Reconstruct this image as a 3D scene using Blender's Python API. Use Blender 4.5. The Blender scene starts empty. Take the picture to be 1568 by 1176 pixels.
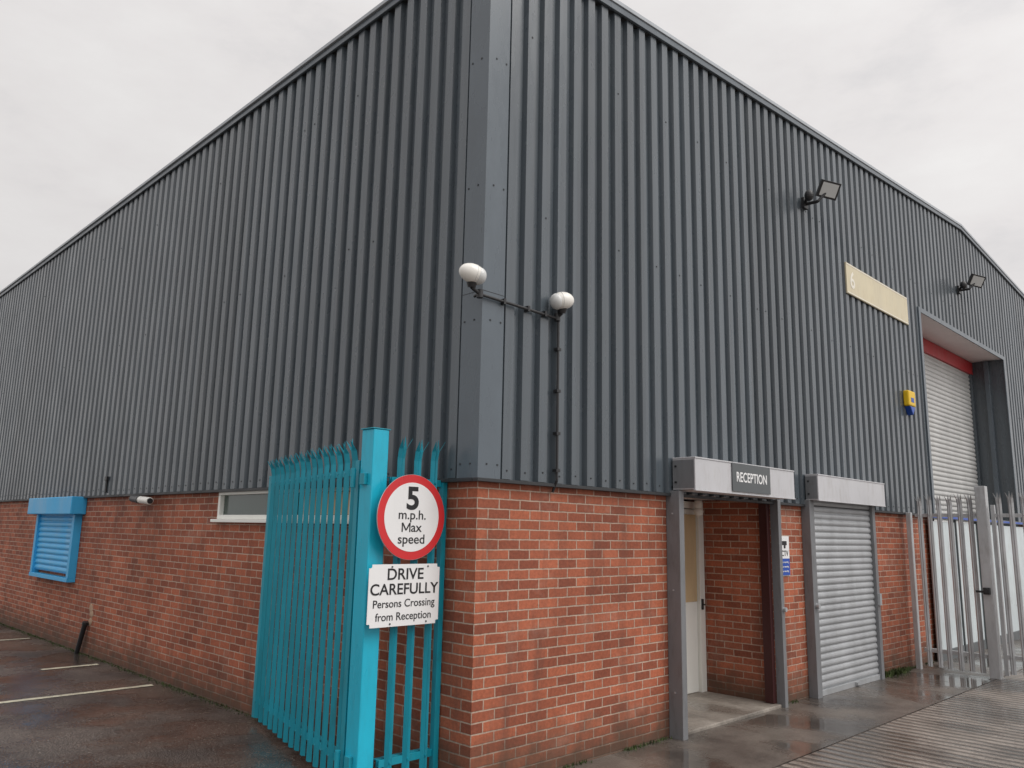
import bpy, bmesh, math, random
from mathutils import Vector, Matrix
random.seed(7)
S=bpy.context.scene
COL=bpy.context.collection
G=-0.09
# ------------------------------------------------------------ materials
def newmat(name):
    m=bpy.data.materials.new(name);m.use_nodes=True
    nt=m.node_tree;b=nt.nodes["Principled BSDF"];return m,nt,b
def mth(nt,op,a,b=None,c=None):
    n=nt.nodes.new("ShaderNodeMath");n.operation=op
    for i,v in enumerate((a,b,c)):
        if v is None: continue
        if isinstance(v,(int,float)): n.inputs[i].default_value=v
        else: nt.links.new(v,n.inputs[i])
    return n.outputs[0]
def noise(nt,vec,scale,detail=4,rough=.55):
    n=nt.nodes.new("ShaderNodeTexNoise");n.inputs["Scale"].default_value=scale
    n.inputs["Detail"].default_value=detail;n.inputs["Roughness"].default_value=rough
    if vec is not None: nt.links.new(vec,n.inputs["Vector"])
    return n.outputs["Fac"]
def ramp(nt,fac,stops):
    r=nt.nodes.new("ShaderNodeValToRGB");e=r.color_ramp.elements
    while len(e)<len(stops): e.new(0.5)
    for i,(p,c) in enumerate(stops):
        e[i].position=p;e[i].color=(c,c,c,1) if isinstance(c,(int,float)) else (*c,1)
    nt.links.new(fac,r.inputs[0]);return r.outputs[0]
def mix(nt,fac,a,b,mode='MIX'):
    n=nt.nodes.new("ShaderNodeMix");n.data_type='RGBA';n.blend_type=mode
    if isinstance(fac,(int,float)): n.inputs[0].default_value=fac
    else: nt.links.new(fac,n.inputs[0])
    for i,v in ((6,a),(7,b)):
        if isinstance(v,tuple): n.inputs[i].default_value=(*v,1)
        else: nt.links.new(v,n.inputs[i])
    return n.outputs[2]
def bump(nt,h,b,strength=.3,dist=.01):
    n=nt.nodes.new("ShaderNodeBump");n.inputs["Strength"].default_value=strength;n.inputs["Distance"].default_value=dist
    nt.links.new(h,n.inputs["Height"]);nt.links.new(n.outputs[0],b.inputs["Normal"])
def pos(nt):
    g=nt.nodes.new("ShaderNodeNewGeometry");return g.outputs["Position"]
def scalevec(nt,v,s):
    n=nt.nodes.new("ShaderNodeMapping");n.inputs["Scale"].default_value=s;nt.links.new(v,n.inputs[0]);return n.outputs[0]

def paint(name,col,rough=.4,var=.12,metal=0.0,dirt=None,scale=3.0):
    m,nt,b=newmat(name);p=pos(nt)
    a=noise(nt,scalevec(nt,p,(1,1,.35)),scale,4,.6)
    f=ramp(nt,a,[(.3,1-var),(.7,1+var*.6)])
    c=mix(nt,1.0,col,f,'MULTIPLY')
    if dirt:
        d=noise(nt,scalevec(nt,p,(3,3,.8)),5,6,.7)
        c=mix(nt,ramp(nt,d,[(.5,0),(.78,.6)]),c,dirt)
    nt.links.new(c,b.inputs["Base Color"])
    r=ramp(nt,a,[(.3,max(rough-.1,.05)),(.7,min(rough+.12,1))]);nt.links.new(r,b.inputs["Roughness"])
    b.inputs["Metallic"].default_value=metal
    return m

def brick_mat():
    m,nt,b=newmat("brickwork");p=pos(nt)
    sp=nt.nodes.new("ShaderNodeSeparateXYZ");nt.links.new(p,sp.inputs[0])
    u=mth(nt,'ADD',sp.outputs[0],sp.outputs[1])
    wob=mth(nt,'MULTIPLY',mth(nt,'SUBTRACT',noise(nt,p,9,3),.5),.010)
    cb=nt.nodes.new("ShaderNodeCombineXYZ")
    nt.links.new(mth(nt,'ADD',u,wob),cb.inputs[0]);nt.links.new(mth(nt,'ADD',sp.outputs[2],wob),cb.inputs[1])
    t=nt.nodes.new("ShaderNodeTexBrick");t.inputs["Scale"].default_value=1
    t.inputs["Brick Width"].default_value=.225;t.inputs["Row Height"].default_value=.075
    t.inputs["Mortar Size"].default_value=.0062;t.inputs["Mortar Smooth"].default_value=.3
    t.inputs["Bias"].default_value=-.1
    t.inputs["Color1"].default_value=(.46,.138,.072,1);t.inputs["Color2"].default_value=(.23,.068,.040,1);t.inputs["Mortar"].default_value=(.50,.37,.29,1)
    nt.links.new(cb.outputs[0],t.inputs["Vector"])
    c=t.outputs["Color"]
    a=noise(nt,p,38,5,.7);c=mix(nt,1.0,c,ramp(nt,a,[(.25,.66),(.75,1.24)]),'MULTIPLY')
    big=noise(nt,p,.9,4,.6);c=mix(nt,1.0,c,ramp(nt,big,[(.3,.76),(.7,1.12)]),'MULTIPLY')
    eff=noise(nt,scalevec(nt,p,(1,1,1.6)),1.7,7,.72);c=mix(nt,ramp(nt,eff,[(.54,0),(.75,.32)]),c,(.48,.34,.27))
    st=noise(nt,scalevec(nt,p,(3,3,.5)),1.6,5,.65);c=mix(nt,ramp(nt,st,[(.50,0),(.74,.6)]),c,(.12,.055,.040))
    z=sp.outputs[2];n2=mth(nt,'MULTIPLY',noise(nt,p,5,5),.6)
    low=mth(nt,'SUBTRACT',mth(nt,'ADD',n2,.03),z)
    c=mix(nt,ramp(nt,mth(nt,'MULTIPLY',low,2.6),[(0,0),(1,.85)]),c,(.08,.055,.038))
    nt.links.new(c,b.inputs["Base Color"])
    b.inputs["Roughness"].default_value=.7;b.inputs["Specular IOR Level"].default_value=.3
    h=mth(nt,'SUBTRACT',mth(nt,'MULTIPLY',a,.3),t.outputs["Fac"])
    bump(nt,h,b,.7,.007)
    return m

def clad_mat():
    m,nt,b=newmat("cladding_paint");p=pos(nt)
    sp=nt.nodes.new("ShaderNodeSeparateXYZ");nt.links.new(p,sp.inputs[0])
    u=mth(nt,'ADD',sp.outputs[0],sp.outputs[1])
    wn=nt.nodes.new("ShaderNodeTexWhiteNoise");wn.noise_dimensions='1D';nt.links.new(mth(nt,'FLOOR',u),wn.inputs["W"])
    c=mix(nt,1.0,(.070,.087,.102),ramp(nt,wn.outputs["Value"],[(0,.88),(1,1.12)]),'MULTIPLY')
    st=noise(nt,scalevec(nt,p,(7,7,.16)),1.5,5,.65)
    c=mix(nt,1.0,c,ramp(nt,st,[(.3,.80),(.7,1.16)]),'MULTIPLY')
    nt.links.new(c,b.inputs["Base Color"])
    r=ramp(nt,noise(nt,scalevec(nt,p,(2,2,.6)),2.5,4),[(.3,.20),(.7,.36)]);nt.links.new(r,b.inputs["Roughness"])
    b.inputs["Specular IOR Level"].default_value=.8
    bump(nt,noise(nt,scalevec(nt,p,(1,1,.4)),3.0,2),b,.25,.02)
    return m

def asphalt_mat():
    m,nt,b=newmat("wet_asphalt");p=pos(nt)
    v=nt.nodes.new("ShaderNodeTexVoronoi");v.inputs["Scale"].default_value=70;nt.links.new(p,v.inputs["Vector"])
    st=ramp(nt,v.outputs["Distance"],[(.15,1.7),(.55,.5)])
    big=noise(nt,p,.7,7,.65)
    c=mix(nt,ramp(nt,big,[(.38,0),(.62,1)]),(.056,.047,.042),(.15,.122,.104))
    c=mix(nt,.9,c,mix(nt,1.0,c,st,'MULTIPLY'))
    fl=noise(nt,p,34,2,.5);c=mix(nt,ramp(nt,fl,[(.66,0),(.70,.7)]),c,(.33,.29,.25))
    nt.links.new(c,b.inputs["Base Color"])
    w=noise(nt,p,1.1,5,.6);r=ramp(nt,w,[(.42,.08),(.58,.45)]);nt.links.new(r,b.inputs["Roughness"])
    bump(nt,mth(nt,'MULTIPLY',v.outputs["Distance"],ramp(nt,w,[(.42,.2),(.58,1)])),b,.7,.008)
    return m

def concrete_mat(name,ribs,c1,c2,r0=.12,r1=.5):
    m,nt,b=newmat(name);p=pos(nt)
    big=noise(nt,p,.9,7,.68);fine=noise(nt,p,45,5,.7)
    c=mix(nt,ramp(nt,big,[(.38,0),(.62,1)]),c1,c2)
    c=mix(nt,1.0,c,ramp(nt,fine,[(.3,.72),(.7,1.25)]),'MULTIPLY')
    w=noise(nt,scalevec(nt,p,(1,.6,1)),1.2,5,.6)
    wet=ramp(nt,w,[(.44,0),(.56,1)])
    c=mix(nt,1.0,c,ramp(nt,w,[(.42,.62),(.6,1.05)]),'MULTIPLY')   # damp concrete is darker
    if ribs:
        wv=nt.nodes.new("ShaderNodeTexWave");wv.wave_type='BANDS';wv.bands_direction='X';wv.inputs["Scale"].default_value=2.3
        wv.inputs["Distortion"].default_value=1.5;wv.inputs["Detail"].default_value=3;wv.inputs["Detail Scale"].default_value=1.2
        nt.links.new(p,wv.inputs["Vector"]);f=wv.outputs["Fac"]
        c=mix(nt,1.0,c,ramp(nt,f,[(.1,.42),(.6,1.15)]),'MULTIPLY')
        h=mth(nt,'ADD',f,mth(nt,'MULTIPLY',fine,.35))
        bump(nt,mth(nt,'MULTIPLY',h,ramp(nt,w,[(.4,.5),(.6,1)])),b,.9,.025)
    else:
        bump(nt,mth(nt,'MULTIPLY',fine,mth(nt,'ADD',wet,.06)),b,.5,.007)
    nt.links.new(c,b.inputs["Base Color"])
    nt.links.new(ramp(nt,w,[(.44,r0),(.58,r1)]),b.inputs["Roughness"])
    return m

M_BR=brick_mat();M_CL=clad_mat()
M_FL=paint("flashing_grey",(.105,.128,.150),.27,.14)
M_TR=paint("roof_trim",(.40,.43,.46),.35,.10)
M_DK=paint("dark_drip_trim",(.028,.03,.033),.5,.1)
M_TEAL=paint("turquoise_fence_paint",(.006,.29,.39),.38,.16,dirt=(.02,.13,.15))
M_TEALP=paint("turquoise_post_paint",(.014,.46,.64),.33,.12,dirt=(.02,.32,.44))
M_GALV=paint("galvanised_steel",(.52,.53,.54),.42,.2,.4,dirt=(.26,.25,.24))
M_GREY=paint("grey_frame_paint",(.19,.195,.205),.4,.15,dirt=(.09,.085,.08))
M_BOX=paint("light_grey_fascia",(.54,.54,.56),.42,.08,dirt=(.36,.34,.32))
M_SH=paint("shutter_steel",(.44,.455,.47),.4,.14,.3,dirt=(.33,.33,.33))
M_SH2=paint("large_shutter_steel",(.56,.56,.55),.45,.08,.2,dirt=(.44,.43,.41))
M_BLUE=paint("blue_shutter_paint",(.05,.42,.78),.4,.12)
M_WH=paint("white_upvc",(.84,.84,.79),.35,.05)
M_WSGN=paint("sign_white",(.82,.82,.82),.35,.03)
M_RED=paint("sign_red",(.62,.025,.03),.35,.08)
M_REDB=paint("red_beam",(.45,.03,.035),.45,.12)
M_BK=paint("black_print",(.012,.012,.014),.45,.05)
M_BKM=paint("black_metal",(.02,.02,.022),.4,.1)
M_CRM=paint("cream_board",(.66,.59,.42),.5,.08,dirt=(.48,.40,.26))
M_CRM2=paint("cream_print",(.82,.78,.68),.5,.05)
M_PATCH=paint("old_mortar",(.42,.28,.19),.8,.2,dirt=(.25,.14,.09))
M_SOF=paint("soffit_panel",(.72,.64,.63),.6,.06)
M_YEL=paint("yellow_plastic",(.78,.50,.01),.4,.06)
M_BLP=paint("blue_plastic",(.02,.08,.40),.4,.06)
M_WOOD=paint("timber_door",(.62,.46,.27),.5,.2)
M_MAR=paint("maroon_frame",(.05,.012,.012),.4,.1)
M_PAN=paint("pale_panel",(.60,.67,.69),.35,.12,dirt=(.40,.40,.36))
M_LINE=paint("line_paint",(.62,.60,.46),.5,.3,dirt=(.14,.12,.10))
M_PLAS=paint("white_plastic",(.80,.78,.73),.25,.05)
M_MOSS=paint("moss",(.06,.085,.025),.9,.4)
M_DARK=paint("plate_dark",(.085,.095,.10),.4,.1)
m,nt,b=newmat("window_glass");b.inputs["Base Color"].default_value=(.045,.07,.06,1);b.inputs["Roughness"].default_value=.12;b.inputs["Specular IOR Level"].default_value=.8;M_GL=m
bump(nt,noise(nt,pos(nt),4,3),b,.1,.02)
m,nt,b=newmat("lamp_glass");b.inputs["Base Color"].default_value=(.60,.61,.60,1);b.inputs["Roughness"].default_value=.15;M_LG=m
M_AS=asphalt_mat()
M_CO=concrete_mat("ribbed_concrete",True,(.16,.135,.115),(.30,.26,.228),.08,.36)
M_CS=concrete_mat("smooth_wet_concrete",False,(.066,.056,.049),(.155,.134,.116),.05,.40)
M_STEP=concrete_mat("doorstep_concrete",False,(.20,.175,.15),(.34,.305,.265),.25,.7)

# ------------------------------------------------------------ helpers
def empty(name):
    e=bpy.data.objects.new(name,None);e.empty_display_size=.2;COL.objects.link(e);return e
def finish(name,bm,mat,parent=None,bevel=0,smooth=False,solid=0):
    if solid==0: bmesh.ops.recalc_face_normals(bm,faces=bm.faces)
    me=bpy.data.meshes.new(name);bm.to_mesh(me);bm.free()
    me.materials.append(mat)
    if smooth:
        for p in me.polygons:p.use_smooth=True
    o=bpy.data.objects.new(name,me);COL.objects.link(o)
    if parent: o.parent=parent
    if solid:
        md=o.modifiers.new("s",'SOLIDIFY');md.thickness=solid;md.offset=0
    if bevel:
        md=o.modifiers.new("b",'BEVEL');md.width=bevel;md.segments=2;md.limit_method='ANGLE'
    return o
def abox(bm,x0,x1,y0,y1,z0,z1):
    v=[bm.verts.new(p) for p in ((x0,y0,z0),(x1,y0,z0),(x1,y1,z0),(x0,y1,z0),(x0,y0,z1),(x1,y0,z1),(x1,y1,z1),(x0,y1,z1))]
    for f in ((0,3,2,1),(4,5,6,7),(0,1,5,4),(1,2,6,5),(2,3,7,6),(3,0,4,7)): bm.faces.new([v[i] for i in f])
def beam(bm,p0,p1,w,h,up=(0,0,1)):
    p0=Vector(p0);p1=Vector(p1);d=(p1-p0).normalized();u=Vector(up)
    if abs(d.dot(u))>.99:u=Vector((0,1,0))
    s=d.cross(u).normalized();u=s.cross(d)
    v=[]
    for p in (p0,p1):
        for a,c in ((-1,-1),(1,-1),(1,1),(-1,1)): v.append(bm.verts.new(p+s*(a*w/2)+u*(c*h/2)))
    for f in ((0,1,2,3),(7,6,5,4),(0,4,5,1),(1,5,6,2),(2,6,7,3),(3,7,4,0)): bm.faces.new([v[i] for i in f])
def cyl(bm,p0,p1,r0,r1=None,n=20):
    r1=r0 if r1 is None else r1
    p0=Vector(p0);p1=Vector(p1);d=p1-p0
    M=Matrix.Translation((p0+p1)/2)@d.to_track_quat('Z','Y').to_matrix().to_4x4()
    bmesh.ops.create_cone(bm,cap_ends=True,segments=n,radius1=r0,radius2=r1,depth=d.length,matrix=M)
def ell(bm,c,r,n=24,rot=None):
    M=Matrix.Translation(c)@(rot or Matrix.Identity(4))@Matrix.Diagonal((*r,1))
    bmesh.ops.create_uvsphere(bm,u_segments=n,v_segments=n//2,radius=1,matrix=M)
def boxes(name,lst,mat,parent=None,bevel=.003):
    bm=bmesh.new()
    for l in lst: abox(bm,*l)
    return finish(name,bm,mat,parent,bevel)
def quads(name,lst,mat,parent=None):
    bm=bmesh.new()
    for q in lst: bm.faces.new([bm.verts.new(p) for p in q])
    me=bpy.data.meshes.new(name);bm.to_mesh(me);bm.free();me.materials.append(mat)
    o=bpy.data.objects.new(name,me);COL.objects.link(o)
    if parent:o.parent=parent
    return o
def text(name,body,size,loc,rot,mat,parent,weight=0,sx=1):
    cu=bpy.data.curves.new(name,'FONT');cu.body=body;cu.size=size;cu.align_x='CENTER';cu.align_y='CENTER'
    cu.extrude=.0006;cu.offset=weight;cu.materials.append(mat)
    o=bpy.data.objects.new(name,cu);COL.objects.link(o);o.location=loc;o.rotation_euler=rot;o.scale=(sx,1,1);o.parent=parent;return o
FR=(math.radians(90),0,0)

# ------------------------------------------------------------ building
W=empty("warehouse_building")
XE,YE=24.8,42.0;RX=12.4;ZE=6.60;ZR=7.62;ZB=2.1
def ztop(x): return ZE+(ZR-ZE)*(1-abs(x-RX)/RX)
DX0,DX1,DZ,DY=9.72,14.68,5.45,.63
RX0,RX1,RY=2.50,4.45,1.04
def wq(x0,x1,z0,z1,y=0): return [(x0,y,z0),(x1,y,z0),(x1,y,z1),(x0,y,z1)]
def sq(y0,y1,z0,z1,x=0): return [(x,y1,z0),(x,y0,z0),(x,y0,z1),(x,y1,z1)]
zb=G-.1
WY0,WY1,WZ0,WZ1=1.6,4.22,1.78,2.085
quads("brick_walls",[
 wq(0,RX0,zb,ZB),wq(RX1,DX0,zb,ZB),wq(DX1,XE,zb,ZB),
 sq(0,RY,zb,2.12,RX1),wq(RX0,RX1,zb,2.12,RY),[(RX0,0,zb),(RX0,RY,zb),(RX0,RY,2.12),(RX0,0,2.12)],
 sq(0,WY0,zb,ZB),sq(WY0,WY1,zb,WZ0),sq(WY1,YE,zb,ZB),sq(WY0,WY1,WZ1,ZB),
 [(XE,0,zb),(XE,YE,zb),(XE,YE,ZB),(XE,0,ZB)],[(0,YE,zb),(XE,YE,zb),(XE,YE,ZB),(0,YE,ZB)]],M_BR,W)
P=.2;prof=[(0,0),(.096,0),(.112,1),(.184,1)];DEP=.044;OUT=-.049
def ribs(a,b):
    k=math.floor(a/P)
    s=[(a,0)]
    while k*P<b:
        for q,o in prof:
            t=k*P+q
            if a+.002<t<b-.002:s.append((t,o))
        k+=1
    s.append((b,0));return s
def sheet(bm,axis,a,b,z0,z1,extra=()):
    L=ribs(a,b)
    for t in extra:
        if a<t<b:L.append((t,0))
    L.sort();pv=None
    for t,o in L:
        off=OUT+DEP*o
        zt=z1(t) if callable(z1) else z1
        if axis==0:c=[(t,off,z0),(t,off,zt)]
        else:c=[(off,t,z0),(off,t,zt)]
        v=[bm.verts.new(p) for p in c]
        if pv: bm.faces.new([pv[0],v[0],v[1],pv[1]] if axis==0 else [v[0],pv[0],pv[1],v[1]])
        pv=v
bm=bmesh.new()
sheet(bm,0,.02,DX0,ZB,ztop);sheet(bm,0,DX0,DX1,DZ,ztop,(RX,));sheet(bm,0,DX1,XE,ZB,ztop)
sheet(bm,1,.02,YE,ZB,ZE)
me=bpy.data.meshes.new("wall_cladding");bm.to_mesh(me);bm.free();me.materials.append(M_CL)
o=bpy.data.objects.new("wall_cladding",me);COL.objects.link(o);o.parent=W
quads("rear_cladding",[[(XE,0,ZB),(XE,YE,ZB),(XE,YE,ZE),(XE,0,ZE)],[(0,YE,ZB),(XE,YE,ZB),(XE,YE,ZE),(RX,YE,ZR),(0,YE,ZE)]],M_CL,W)
bm=bmesh.new()
f=.175;o_=OUT-.006
v=[bm.verts.new(p) for p in ((f,o_,ZB-.012),(o_,o_,ZB-.012),(o_,f,ZB-.012),(f,o_,ZE+.02),(o_,o_,ZE+.02),(o_,f,ZE+.02))]
bm.faces.new([v[1],v[0],v[3],v[4]]);bm.faces.new([v[2],v[1],v[4],v[5]])
finish("corner_flashing",bm,M_FL,W,solid=.004)
bm=bmesh.new()
for z in (3.52,):
    abox(bm,o_-.004,f+.001,o_-.004,o_-.001,z,z+.003);abox(bm,o_-.004,o_-.001,o_-.004,f+.001,z,z+.003)
finish("flashing_joint",bm,M_DK,W)
boxes("drip_trim",[(-.057,DX0,-.061,-.001,ZB-.03,ZB-.004),(DX1,XE,-.061,-.001,ZB-.03,ZB-.004),(-.061,-.001,.0,YE,ZB-.03,ZB-.004)],M_DK,W,.002)
bm=bmesh.new()
beam(bm,(-.06,-.066,ZE+.035),(RX,-.066,ZR+.04),.028,.07);beam(bm,(RX,-.066,ZR+.04),(XE+.05,-.066,ZE+.035),.028,.07)
finish("verge_trim",bm,M_FL,W,.003)
bm=bmesh.new()
beam(bm,(-.10,-.065,ZE+.09),(RX,-.065,ZR+.095),.055,.045);beam(bm,(RX,-.065,ZR+.095),(XE+.05,-.065,ZE+.09),.055,.045)
abox(bm,-.10,-.04,-.09,YE,ZE+.068,ZE+.11)
finish("verge_capping",bm,M_TR,W,.004)
boxes("eaves_trim",[(-.078,-.052,-.078,YE,ZE+.0,ZE+.066)],M_FL,W,.004)
quads("roof",[[(-.04,-.05,ZE+.08),(RX,-.05,ZR+.08),(RX,YE,ZR+.08),(-.04,YE,ZE+.08)],[(RX,-.05,ZR+.08),(XE,-.05,ZE+.08),(XE,YE,ZE+.08),(RX,YE,ZR+.08)]],M_TR,W)
bm=bmesh.new()
def scr(x,y,z,ax):
    r=.006
    if ax==0: abox(bm,x-r,x+r,OUT-.005,OUT,z-r,z+r)
    else: abox(bm,OUT-.005,OUT,y-r,y+r,z-r,z+r)
for zz in (2.17,4.3,5.9):
    for k in range(1,int((XE-.2)/P)):
        x=k*P+.05
        if (zz==2.17 or random.random()<.25) and not(DX0-.1<x<DX1+.1 and zz<5.6): scr(x,0,zz+random.uniform(-.015,.015),0)
    for k in range(1,int(YE/P)-1):
        if zz==2.17 or random.random()<.12: scr(0,k*P+.05,zz+random.uniform(-.015,.015),1)
for z in [2.2+1.1*i for i in range(4)]:
    for d in (.03,.14):
        abox(bm,d-.006,d+.006,o_-.007,o_-.001,z-.006,z+.006);abox(bm,o_-.007,o_-.001,d-.006,d+.006,z-.006,z+.006)
finish("fixing_screws",bm,M_DK,W)

bm=bmesh.new();t=.045
for a in ((-.02,.05,WY0,WY1,WZ0,WZ0+t),(-.02,.05,WY0,WY1,WZ1-t,WZ1),(-.02,.05,WY0,WY0+t,WZ0+t,WZ1-t),(-.02,.05,WY1-t,WY1,WZ0+t,WZ1-t),
          (-.02,.05,2.45,2.50,WZ0+t,WZ1-t),(-.07,.0,WY0-.05,WY1+.05,WZ0-.035,WZ0-.002)): abox(bm,*a)
finish("window_frame",bm,M_WH,W,.004)
quads("window_glass",[sq(WY0,WY1,WZ0,WZ1,.03)],M_GL,W)
quads("window_blind",[sq(WY0+.05,2.44,WZ0+.05,WZ1-.05,.022)],M_WOOD,W)

def laths(name,axis,a,b,z0,z1,off,mat,parent,pitch=.075,dep=.014):
    bm=bmesh.new();z=z0;rows=[]
    while z<z1:
        for q,dd in ((0,0),(.08,.0),(.12,.45),(.3,.9),(.5,1),(.75,.75),(.93,.25),(.97,0)):
            rows.append((min(z+q*pitch,z1),off-dep*dd))
        z+=pitch
    pv=None
    for z,d in rows:
        c=[(a,d,z),(b,d,z)] if axis==0 else [(d,b,z),(d,a,z)]
        v=[bm.verts.new(p) for p in c]
        if pv: bm.faces.new([pv[0],pv[1],v[1],v[0]])
        pv=v
    me=bpy.data.meshes.new(name);bm.to_mesh(me);bm.free();me.materials.append(mat)
    o=bpy.data.objects.new(name,me);COL.objects.link(o);o.parent=parent;return o

laths("blue_shutter_laths",1,8.86,10.62,.95,1.84,-.06,M_BLUE,W,.085,.02)
boxes("blue_shutter_frame",[(-.11,-.001,8.76,8.86,.90,1.83),(-.11,-.001,10.62,10.72,.90,1.83),(-.12,-.001,8.76,10.72,.84,.90)],M_BLUE,W,.004)
boxes("blue_shutter_housing",[(-.22,-.001,8.62,10.86,1.83,2.09)],M_BLUE,W,.012)

# reception recess
SF=-.055
quads("recess_ceiling",[[(RX0,-.3,2.125),(RX0,RY,2.125),(RX1,RY,2.125),(RX1,-.3,2.125)]],M_SOF,W)
boxes("door_step",[(RX0+.001,RX1-.001,-.06,RY-.001,G-.05,SF)],M_STEP,W,.01)
dy=RY-.16
boxes("door_frame",[(3.30,3.38,dy,RY-.002,SF,2.1),(4.34,4.444,dy-.03,RY-.002,SF,2.1),(3.38,4.34,dy,RY-.002,2.02,2.1)],M_WH,W)
boxes("door_leaf",[(3.385,4.335,dy+.012,RY-.004,SF+.005,2.01)],M_WH,W)
boxes("door_panels",[(3.5,4.33,dy+.004,dy+.011,.95,1.95)],M_WOOD,W)
boxes("door_handle",[(4.355,4.385,dy-.05,dy-.031,.86,.98),(4.36,4.375,dy-.08,dy-.05,.91,.925)],M_BKM,W)
boxes("maroon_door_frame",[(4.385,4.447,.0,.10,SF+.002,2.11)],M_MAR,W)
boxes("canopy_posts",[(2.42,2.50,-.15,-.002,G,2.12),(4.452,4.52,-.10,-.002,G,2.12)],M_GREY,W,.004)
bm=bmesh.new();cyl(bm,(4.492,-.135,.93),(4.492,-.10,.93),.024)
for z in (.3,1.2,1.9): abox(bm,2.413,2.42,-.08,-.066,z,z+.014)
finish("post_fittings",bm,M_SH,W)
bm=bmesh.new();ell(bm,(4.2,.76,1.98),(.055,.055,.055));cyl(bm,(4.2,.76,2.02),(4.2,.76,2.11),.045)
finish("entrance_light",bm,M_PLAS,W,smooth=True)
def fascia(name,x0,x1,d,z0,z1):
    bm=bmesh.new()
    abox(bm,x0,x1,-d,-.062,z0,z1)
    abox(bm,x0-.004,x1+.004,-d-.006,-.064,z1,z1+.014)
    abox(bm,x0-.004,x1+.004,-d-.006,-d+.02,z0-.012,z0)
    finish(name,bm,M_BOX,W,.003)
    bm=bmesh.new();abox(bm,x0-.003,x0-.0005,-d+.012,-.066,z0+.012,z1-.012)
    finish(name+"_end_plate",bm,M_GREY,W)
    bm=bmesh.new()
    for z in (z0+.07,z1-.07): abox(bm,x0-.012,x0-.003,-.11,-.09,z-.008,z+.008)
    finish(name+"_bolts",bm,M_BKM,W)
fascia("reception_canopy",2.45,4.44,.31,2.13,2.42)
fascia("shutter_housing",5.24,7.28,.22,2.15,2.44)
laths("side_shutter_laths",0,5.34,7.1,G+.07,2.16,-.055,M_SH,W,.078,.018)
boxes("side_shutter_bottom_rail",[(5.34,7.1,-.085,-.045,G+.005,G+.07)],M_SH,W,.003)
boxes("side_shutter_guides",[(5.22,5.34,-.11,-.002,G,2.15),(7.1,7.19,-.11,-.002,G,2.15)],M_GREY,W,.004)
bm=bmesh.new();cyl(bm,(5.28,-.15,.93),(5.28,-.11,.93),.03);abox(bm,7.11,7.17,-.14,-.11,.85,1.0);abox(bm,6.3,6.42,-.12,-.085,G+.03,G+.06)
finish("side_shutter_locks",bm,M_SH,W)
quads("large_door_soffit",[[(DX0,OUT,DZ),(DX0,DY,DZ),(DX1,DY,DZ),(DX1,OUT,DZ)]],M_SOF,W)
quads("large_door_reveals",[[(DX1,DY,zb),(DX1,OUT,zb),(DX1,OUT,DZ),(DX1,DY,DZ)],[(DX0,OUT,zb),(DX0,DY,zb),(DX0,DY,DZ),(DX0,OUT,DZ)],
   [(DX0,DY+.02,zb),(DX1,DY+.02,zb),(DX1,DY+.02,DZ),(DX0,DY+.02,DZ)]],M_CL,W)
boxes("large_door_trim",[(DX0-.05,DX0+.04,OUT-.02,OUT-.001,ZB,DZ+.05),(DX1-.04,DX1+.05,OUT-.02,OUT-.001,ZB,DZ+.05),(DX0+.04,DX1-.04,OUT-.02,OUT-.001,DZ-.03,DZ+.05),
   (DX1-.10,DX1-.001,.22,.30,G,DZ-.02)],M_FL,W)
boxes("large_door_red_beam",[(DX0+.01,DX1-.01,DY-.10,DY-.001,DZ-.27,DZ-.01)],M_REDB,W)
laths("large_door_laths",0,DX0+.1,DX1-.12,G,DZ-.26,DY-.03,M_SH2,W,.09,.02)
boxes("large_door_guides",[(DX0+.005,DX0+.1,DY-.09,DY-.005,G,DZ-.27),(DX1-.12,DX1-.01,DY-.09,DY-.005,G,DZ-.27)],M_CL,W)

# ------------------------------------------------------------ ground
quads("ground",[[(-400,-400,G),(400,-400,G),(400,400,G),(-400,400,G)]],M_AS)
quads("ribbed_concrete_yard",[[(-60,-60,G+.004),(90,-60,G+.004),(90,-1.1,G+.004),(-60,-1.1,G+.004)]],M_CO)
quads("concrete_pavement",[[(-60,-1.085,G+.0045),(90,-1.085,G+.0045),(90,.3,G+.0045),(-60,.3,G+.0045)]],M_CS)
quads("parking_lines",[[(a,y,G+.004),(-.14,y,G+.004),(-.14,y+.09,G+.004),(a,y+.09,G+.004)] for a,y in ((-5.2,5.18),(-.8,6.98),(-5.2,10.1),(-5.2,12.6),(-5.2,15.1),(-5.2,17.6))],M_LINE)
bm=bmesh.new()
def blade(x,y,z,h):
    a=random.uniform(0,6.28);w=h*.25;dx,dyy=math.cos(a)*w,math.sin(a)*w
    l=random.uniform(-.5,.5)*h;l2=random.uniform(-.5,.5)*h
    bm.faces.new([bm.verts.new((x-dx,y-dyy,z)),bm.verts.new((x+dx,y+dyy,z)),bm.verts.new((x+l,y+l2,z+h))])
for i in range(2200):
    x=random.uniform(.05,9.6)
    if RX0-.1<x<RX1+.1 or 5.2<x<7.2: continue
    if math.sin(x*7)+math.sin(x*3.1+1)<-.4: continue
    blade(x,-abs(random.gauss(0,.022)),G+.004,random.uniform(.008,.032))
for i in range(3000):
    y=random.uniform(.4,16)
    blade(-abs(random.gauss(0,.035)),y,G,random.uniform(.006,.026))
for i in range(320): blade(random.gauss(7.7,.22),-abs(random.gauss(0,.05)),G+.004,random.uniform(.02,.08))
finish("wall_base_moss",bm,M_MOSS)

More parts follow.
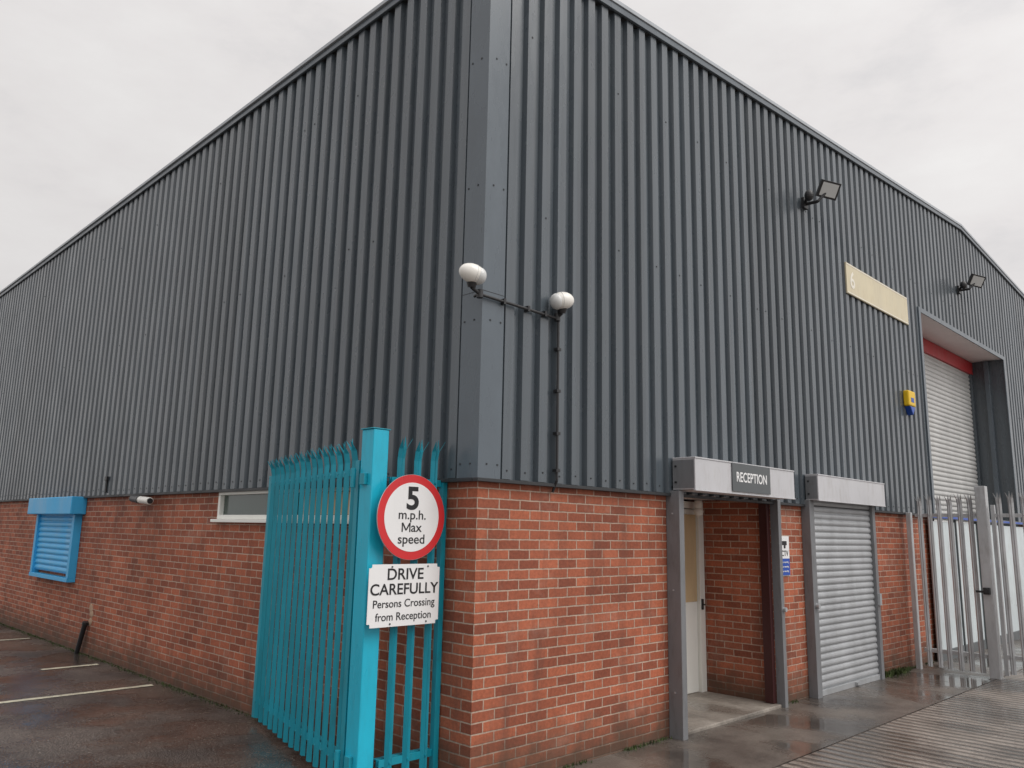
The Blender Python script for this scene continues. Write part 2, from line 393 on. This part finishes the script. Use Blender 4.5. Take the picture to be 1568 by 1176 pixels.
# ------------------------------------------------------------ palisade fences
def pale(bm,o,s,n,z0,z1,w=.066):
    s=Vector((s[0],s[1],0));n=Vector((n[0],n[1],0));o=Vector((o[0],o[1],0))
    pr=[(-.5,-.010),(-.38,.0),(-.20,.016),(0,.006),(.20,.016),(.38,.0),(.5,-.010)]
    R=[]
    for z in (z0,z1-.16): R.append([bm.verts.new(o+s*(a*w)+n*b+Vector((0,0,z))) for a,b in pr])
    R.append([bm.verts.new(o+s*(a*w*1.05)+n*(b+.014)+Vector((0,0,z1-.09))) for a,b in pr])
    for i in range(len(R)-1):
        for j in range(6): bm.faces.new([R[i][j],R[i][j+1],R[i+1][j+1],R[i+1][j]])
    T=R[-1]
    tl=bm.verts.new(o+s*(-.66*w)+n*.062+Vector((0,0,z1-.015)))
    tc=bm.verts.new(o+n*.030+Vector((0,0,z1)))
    tr=bm.verts.new(o+s*(.66*w)+n*.062+Vector((0,0,z1-.015)))
    bm.faces.new([T[0],T[1],tl]);bm.faces.new([T[1],T[2],tl])
    bm.faces.new([T[2],T[3],tc]);bm.faces.new([T[3],T[4],tc])
    bm.faces.new([T[4],T[5],tr]);bm.faces.new([T[5],T[6],tr])
def palisade(root,p0,p1,n,mat,z0,z1,rails,nrm,first=.5,rail=.05):
    p0=Vector(p0);p1=Vector(p1);d=p1-p0;L=d.length;s=d/L;nv=Vector(nrm)
    bm=bmesh.new()
    for i in range(n):
        q=p0+d*((i+first+random.uniform(-.03,.03))/n)+nv*.012
        pale(bm,q,s,nv,z0+random.uniform(-.006,.006),z1+random.uniform(-.009,.009))
    finish("pales",bm,mat,root,solid=.003)
    bm=bmesh.new()
    for z in rails:
        a=p0-nv*rail*.5;b=p1-nv*rail*.5
        beam(bm,(a.x,a.y,z),(b.x,b.y,z),.008,rail)
        beam(bm,(a.x-nv.x*rail*.4,a.y-nv.y*rail*.4,z+rail/2-.004),(b.x-nv.x*rail*.4,b.y-nv.y*rail*.4,z+rail/2-.004),rail*.8,.007)
        beam(bm,(p0.x,p0.y,z),(p1.x,p1.y,z),.012,rail*.98)
    finish("rails",bm,mat,root,.001)
    bm=bmesh.new()
    for z in rails:
        for i in range(n):
            q=p0+d*((i+first)/n)+nv*.02
            cyl(bm,(q.x,q.y,z),(q.x+nv.x*.014,q.y+nv.y*.014,z),.009,.007,8)
    finish("bolts",bm,mat,root)
GT=empty("palisade_gate")
a=Vector((-.66,.56));b_=Vector((-.115,2.86));sd=(b_-a).normalized();nn=Vector((-sd.y,sd.x))
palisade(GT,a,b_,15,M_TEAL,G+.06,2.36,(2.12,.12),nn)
bm=bmesh.new()
for q in (a,b_): beam(bm,(q.x,q.y,G+.05),(q.x,q.y,2.2),.05,.05)
finish("stiles",bm,M_TEAL,GT,.003)
FN=empty("palisade_fence")
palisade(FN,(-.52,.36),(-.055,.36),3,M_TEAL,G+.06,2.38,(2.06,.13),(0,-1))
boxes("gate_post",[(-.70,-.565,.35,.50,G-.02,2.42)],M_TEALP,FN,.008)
bm=bmesh.new();abox(bm,-.055,-.012,.33,.38,G,2.07);abox(bm,-.71,-.555,.345,.505,2.42,2.428)
abox(bm,-.73,-.70,.40,.46,2.02,2.1);abox(bm,-.73,-.70,.40,.46,.10,.2)
cyl(bm,(-.73,.54,2.0),(-.73,.54,2.14),.02,n=14);cyl(bm,(-.73,.54,.06),(-.73,.54,.22),.02,n=14)
finish("post_fittings",bm,M_TEAL,FN,.002)
GF=empty("palisade_fence")
palisade(GF,(8.5,-.18),(8.5,-.98),6,M_GALV,G+.05,2.36,(2.06,.18),(-1,0))
boxes("fence_posts",[(8.45,8.53,-.13,-.065,G-.02,2.1),(8.44,8.57,-1.13,-1.0,G-.02,2.46)],M_GALV,GF,.006)
GG=empty("palisade_gate")
palisade(GG,(8.5,-1.2),(8.5,-3.7),17,M_GALV,G+.07,2.38,(2.06,.20),(-1,0))
bm=bmesh.new()
for y in (-1.19,-3.72): beam(bm,(8.52,y,G+.05),(8.52,y,2.2),.05,.05)
finish("stiles",bm,M_GALV,GG,.003)
bm=bmesh.new();abox(bm,8.38,8.44,-1.10,-1.02,1.0,1.09);cyl(bm,(8.36,-1.06,1.05),(8.44,-1.06,1.05),.035)
abox(bm,8.38,8.42,-1.02,-.93,1.02,1.05)
finish("gate_lock",bm,M_BKM,GG,.004)

SC=empty("panel_screen")
bm=bmesh.new();x=9.45
while x<18.5:
    abox(bm,x,x+1.12,-.085,-.05,.06,2.0);x+=1.15
finish("panels",bm,M_PAN,SC,.004)
bm=bmesh.new();x=9.435
while x<18.7:
    abox(bm,x-.015,x+.012,-.11,-.045,G,2.04);x+=1.15
abox(bm,9.4,18.7,-.12,-.064,2.04,2.10);abox(bm,9.4,18.7,-.10,-.045,G,.058)
finish("rails",bm,M_DARK,SC,.003)
boxes("top_strip",[(9.42,18.68,-.13,-.122,2.05,2.085)],M_BLP,SC)

# ------------------------------------------------------------ signs
SY=.262
SP=empty("speed_limit_sign")
def disc(name,r,y0,y1,mat,cx,cz,parent):
    bm=bmesh.new();cyl(bm,(cx,y1,cz),(cx,y0,cz),r,n=72);return finish(name,bm,mat,parent)
cx,cz=-.395,1.80
disc("back_plate",.305,SY-.0,SY+.006,M_GALV,cx,cz,SP)
disc("red_ring",.303,SY-.002,SY-.0002,M_RED,cx,cz,SP)
disc("white_face",.246,SY-.0035,SY-.0022,M_WSGN,cx,cz,SP)
text("numeral","5",.225,(cx,SY-.005,cz+.125),FR,M_BK,SP,.006,1.1)
text("mph_text","m.p.h.",.094,(cx,SY-.005,cz+.012),FR,M_BK,SP,.0006,1.12)
text("max_text","ax",.094,(cx+.040,SY-.005,cz-.076),FR,M_BK,SP,.0006,1.12)
# capital M drawn as four strokes
bm=bmesh.new();mx,mz,mh,mw=cx-.052,cz-.108,.066,.034
yy=SY-.0046
def stroke(p,q,w=.011):
    p=Vector((p[0],0,p[1]));q=Vector((q[0],0,q[1]))
    for a,b in ((p+Vector((-w/2,yy,0)),0),): pass
    v=[bm.verts.new(c) for c in ((p.x-w/2,yy,p.z),(p.x+w/2,yy,p.z),(q.x+w/2,yy,q.z),(q.x-w/2,yy,q.z))]
    bm.faces.new(v)
stroke((mx-mw,mz),(mx-mw,mz+mh));stroke((mx+mw,mz),(mx+mw,mz+mh))
yy=SY-.0050
stroke((mx-mw+.001,mz+mh),(mx,mz+.012),.013)
yy=SY-.0054
stroke((mx+mw-.001,mz+mh),(mx,mz+.012),.013)
finish("max_initial",bm,M_BK,SP)
text("speed_text","speed",.094,(cx,SY-.005,cz-.160),FR,M_BK,SP,.0006,1.12)
bm=bmesh.new();abox(bm,-.64,-.12,SY+.007,SY+.03,cz+.05,cz+.09);abox(bm,-.64,-.12,SY+.007,SY+.03,cz-.11,cz-.07)
abox(bm,-.62,-.60,SY+.03,.349,cz+.05,cz+.09)
finish("brackets",bm,M_GALV,SP)
WS=empty("warning_sign")
x0,x1,z0,z1=-.742,-.118,1.045,1.468
bm=bmesh.new();abox(bm,x0,x1,SY,SY+.004,z0,z1)
e=[e for e in bm.edges if abs(e.verts[0].co.y-e.verts[1].co.y)>.002]
bmesh.ops.bevel(bm,geom=e,offset=.025,segments=5,affect='EDGES')
finish("plate",bm,M_WSGN,WS)
xm=(x0+x1)/2;ty=SY-.0015
text("drive_text","DRIVE",.110,(xm,ty,1.396),FR,M_BK,WS,.0014,1.1)
text("carefully_text","CAREFULLY",.106,(xm,ty,1.294),FR,M_BK,WS,.0014,1.08)
text("crossing_text","Persons Crossing",.076,(xm,ty,1.198),FR,M_BK,WS,.0004,1.02)
text("reception_text","from Reception",.076,(xm,ty,1.110),FR,M_BK,WS,.0004,1.02)
bm=bmesh.new()
for xx in (xm-.12,xm+.2):
    for zz in (1.450,1.064): cyl(bm,(xx,SY-.004,zz),(xx,SY,zz),.007,n=10)
abox(bm,x0+.05,x1-.04,SY+.005,SY+.03,1.40,1.43);abox(bm,x0+.05,x1-.04,SY+.005,SY+.03,1.08,1.11);abox(bm,-.62,-.60,SY+.03,.349,1.08,1.43)
finish("fixings",bm,M_DARK,WS)

RS=empty("reception_sign")
boxes("plate",[(3.10,3.87,-.323,-.317,2.145,2.425)],M_DARK,RS,.001)
text("lettering","RECEPTION",.135,(3.485,-.3245,2.285),FR,M_WSGN,RS,.002,.88)
CC=empty("cctv_sign")
boxes("plate",[(4.58,4.86,-.012,-.002,1.28,1.72)],M_WSGN,CC,.001)
boxes("blue_band",[(4.585,4.855,-.015,-.0125,1.285,1.47)],M_BLP,CC,0)
text("lettering","CCTV",.085,(4.72,-.0135,1.525),FR,M_BK,CC,.001)
for i,z in enumerate((1.43,1.38,1.33)): text("small_print_%d"%i,"24 hour recording",.028,(4.72,-.0165,z),FR,M_WSGN,CC,.0004)
bm=bmesh.new();abox(bm,4.64,4.80,-.015,-.0125,1.62,1.665);abox(bm,4.73,4.77,-.015,-.0126,1.585,1.62)
finish("camera_symbol",bm,M_BK,CC)
UB=empty("unit_number_board")
boxes("board",[(6.79,9.13,-.075,-.052,5.07,5.52)],M_CRM,UB,.004)
bm=bmesh.new()
for a in ((6.8,9.12,5.08,5.095),(6.8,9.12,5.495,5.51)): abox(bm,a[0],a[1],-.078,-.0755,a[2],a[3])
finish("edge_lines",bm,M_CRM2,UB)
text("numeral","6",.34,(6.98,-.078,5.28),FR,M_CRM2,UB,.006)

AB=empty("burglar_alarm_box")
bm=bmesh.new();abox(bm,8.72,9.0,-.14,-.05,3.72,3.96);finish("yellow_cover",bm,M_YEL,AB,.02)
bm=bmesh.new();v=[bm.verts.new(p) for p in ((8.75,-.14,3.715),(8.97,-.14,3.715),(8.86,-.14,3.58),(8.75,-.05,3.715),(8.97,-.05,3.715),(8.86,-.05,3.58))]
for fc in ((0,2,1),(3,4,5),(0,1,4,3),(1,2,5,4),(2,0,3,5)): bm.faces.new([v[i] for i in fc])
finish("blue_strobe",bm,M_BLP,AB,.012)
boxes("blue_logo",[(8.8,8.92,-.1435,-.1405,3.78,3.85)],M_BLP,AB,0)

def secl(c,arm,rotz):
    E=empty("security_light");c=Vector(c)
    r=Matrix.Rotation(rotz,4,'Z')@Matrix.Rotation(math.radians(10),4,'Y')
    bm=bmesh.new();ell(bm,c,(.105,.07,.074),32,r);finish("housing",bm,M_PLAS,E,smooth=True)
    bm=bmesh.new();ell(bm,c+r@Vector((.055,0,-.004)),(.058,.066,.068),28,r);finish("lens",bm,M_LG,E,smooth=True)
    bm=bmesh.new()
    for q in (.02,): ell(bm,c+r@Vector((q,0,0)),(.004,.0715,.0755),32,r)
    finish("seam",bm,M_LG,E,smooth=True)
    bm=bmesh.new();cyl(bm,c+Vector((.01,.01,-.05)),c+Vector((.015,.02,-.10)),.045,.03);cyl(bm,c+Vector((.015,.02,-.10)),arm,.014,.014,12)
    cyl(bm,Vector(arm)+Vector((0,0,-.03)),Vector(arm)+Vector((0,0,.03)),.026)
    finish("bracket",bm,M_BKM,E);return E
secl((-.215,-.11,3.60),(-.11,-.085,3.47),math.radians(-20))
E=secl((.765,-.14,3.60),(.775,-.075,3.47),math.radians(160))
bm=bmesh.new()
cyl(bm,(-.12,-.082,3.47),(.79,-.078,3.46),.0115,n=12);cyl(bm,(.79,-.075,3.55),(.79,-.075,2.12),.0115,n=12)
cyl(bm,(.79,-.075,2.12),(.79,-.03,2.03),.0115,n=12);cyl(bm,(-.115,-.082,3.47),(-.115,-.03,3.46),.0115,n=12)
for x in (.15,.42,.62): abox(bm,x-.012,x+.012,-.094,-.05,3.445,3.49)
for z in (3.2,2.85,2.5,2.2): abox(bm,.768,.812,-.09,-.045,z-.012,z+.012)
finish("conduit",bm,M_BKM,E)

def flood(x,z,tilt=28):
    E=empty("floodlight");c=Vector((x+.08,-.34,z+.10))
    R=Matrix.Translation(c)@Matrix.Rotation(math.radians(-48),4,'Z')@Matrix.Rotation(math.radians(tilt),4,'X')@Matrix.Rotation(math.radians(14),4,'Y')
    bm=bmesh.new();abox(bm,-.13,.13,-.035,.035,-.11,.11)
    for i in range(6): abox(bm,-.11+.038*i,-.10+.038*i,.035,.065,-.09,.09)
    bmesh.ops.transform(bm,matrix=R,verts=bm.verts);finish("head",bm,M_BKM,E,.008)
    bm=bmesh.new();abox(bm,-.105,.105,-.040,-.0355,-.085,.085);bmesh.ops.transform(bm,matrix=R,verts=bm.verts);finish("glass",bm,M_LG,E)
    bm=bmesh.new();cyl(bm,(x-.04,-.05,z-.06),(x-.02,-.24,z-.06),.022);cyl(bm,(x-.02,-.24,z-.06),c,.018);abox(bm,x-.1,x+.02,-.09,-.052,z-.12,z+.02)
    ell(bm,(x-.14,-.18,z-.0),(.06,.06,.075),16);cyl(bm,(x-.04,-.07,z-.06),(x-.12,-.14,z-.02),.02)
    finish("bracket",bm,M_BKM,E)
flood(5.62,6.05);flood(12.0,6.36)

CM=empty("security_camera")
bm=bmesh.new();cyl(bm,(-.16,5.80,1.99),(-.15,6.15,2.01),.045,.045,20);finish("body",bm,M_PLAS,CM,.006)
bm=bmesh.new();cyl(bm,(-.155,6.14,2.01),(-.14,6.45,2.03),.05,.04,16);abox(bm,-.14,-.001,6.2,6.27,2.0,2.05);cyl(bm,(-.16,5.785,1.99),(-.16,5.80,1.99),.034,.034,16);finish("bracket",bm,M_BKM,CM,.003)
DP=empty("drain_pipe")
bm=bmesh.new();cyl(bm,(-.045,7.98,.34),(-.065,8.14,G),.034,.032,16);cyl(bm,(-.045,7.985,.31),(-.044,7.975,.35),.043,.043,16);finish("pipe",bm,M_BKM,DP,.003)
bm=bmesh.new()
for i in range(7): ell(bm,(-.002,7.93+random.uniform(-.06,.06),.45+random.uniform(-.10,.09)),(.008,random.uniform(.03,.06),random.uniform(.03,.06)),12)
finish("mortar_patch",bm,M_PATCH,DP)
CB=empty("wall_cable")
bm=bmesh.new();cyl(bm,(-.06,7.7,2.13),(-.06,7.7,2.30),.012,n=10);abox(bm,-.085,-.052,7.66,7.74,2.30,2.36)
finish("lead_and_box",bm,M_BKM,CB,.002)

# ------------------------------------------------------------ world, sun
w=bpy.data.worlds.new("World");S.world=w;w.use_nodes=True;nt=w.node_tree
bg=nt.nodes["Background"]
sky=nt.nodes.new("ShaderNodeTexSky");sky.sky_type='NISHITA';sky.sun_disc=False
sky.sun_elevation=math.radians(48);sky.sun_rotation=math.radians(160)
hs=nt.nodes.new("ShaderNodeHueSaturation");hs.inputs["Saturation"].default_value=.15;nt.links.new(sky.outputs[0],hs.inputs["Color"])
tc=nt.nodes.new("ShaderNodeTexCoord")
sp=nt.nodes.new("ShaderNodeSeparateXYZ");nt.links.new(tc.outputs["Generated"],sp.inputs[0])
lum=ramp(nt,sp.outputs[2],[(0,.36),(.30,.41),(.62,.46),(1,1.0)])
side=mth(nt,'ADD',mth(nt,'MULTIPLY',sp.outputs[0],.4),mth(nt,'MULTIPLY',sp.outputs[1],-.9))
sidef=ramp(nt,mth(nt,'ADD',mth(nt,'MULTIPLY',side,.5),.5),[(0,.72),(.45,.72),(1,1.0)])
cl=noise(nt,scalevec(nt,tc.outputs["Generated"],(1,1,2.4)),2.6,8,.6)
cc=ramp(nt,cl,[(.32,(.78,.765,.775)),(.48,(.93,.90,.895)),(.66,(1.0,.98,.97))])
c=mix(nt,1.0,mix(nt,1.0,cc,lum,'MULTIPLY'),sidef,'MULTIPLY')
sc=nt.nodes.new("ShaderNodeVectorMath");sc.operation='SCALE';sc.inputs["Scale"].default_value=27.0;nt.links.new(c,sc.inputs[0])
fin=mix(nt,.06,sc.outputs[0],hs.outputs[0])
nt.links.new(fin,bg.inputs["Color"]);bg.inputs["Strength"].default_value=.10
sd=bpy.data.lights.new("sun",'SUN');sd.energy=1.5;sd.angle=math.radians(40);sd.color=(1,.97,.93)
so=bpy.data.objects.new("sun",sd);COL.objects.link(so)
dv=Vector((math.cos(math.radians(48))*.35,-math.cos(math.radians(48))*.94,math.sin(math.radians(48))))
so.rotation_euler=dv.to_track_quat('Z','Y').to_euler();so.location=(5,-20,20)

# ------------------------------------------------------------ camera
pi_,ro,hd=[math.radians(x) for x in (10.45,1.17,45.28)]
F=Vector((math.cos(pi_)*math.cos(hd),math.cos(pi_)*math.sin(hd),math.sin(pi_)))
R0=Vector((math.sin(hd),-math.cos(hd),0));U0=R0.cross(F)
R=math.cos(ro)*R0+math.sin(ro)*U0;U=-math.sin(ro)*R0+math.cos(ro)*U0
cd=bpy.data.cameras.new("camera");cd.sensor_width=36;cd.lens=28.056;cd.clip_end=2000;cd.clip_start=.05
co=bpy.data.objects.new("camera",cd);COL.objects.link(co)
Mx=Matrix((R,U,-F)).transposed().to_4x4();Mx.translation=Vector((-4.011,-4.389,1.713));co.matrix_world=Mx
S.camera=co
S.view_settings.view_transform='Standard';S.view_settings.look='None';S.view_settings.exposure=0
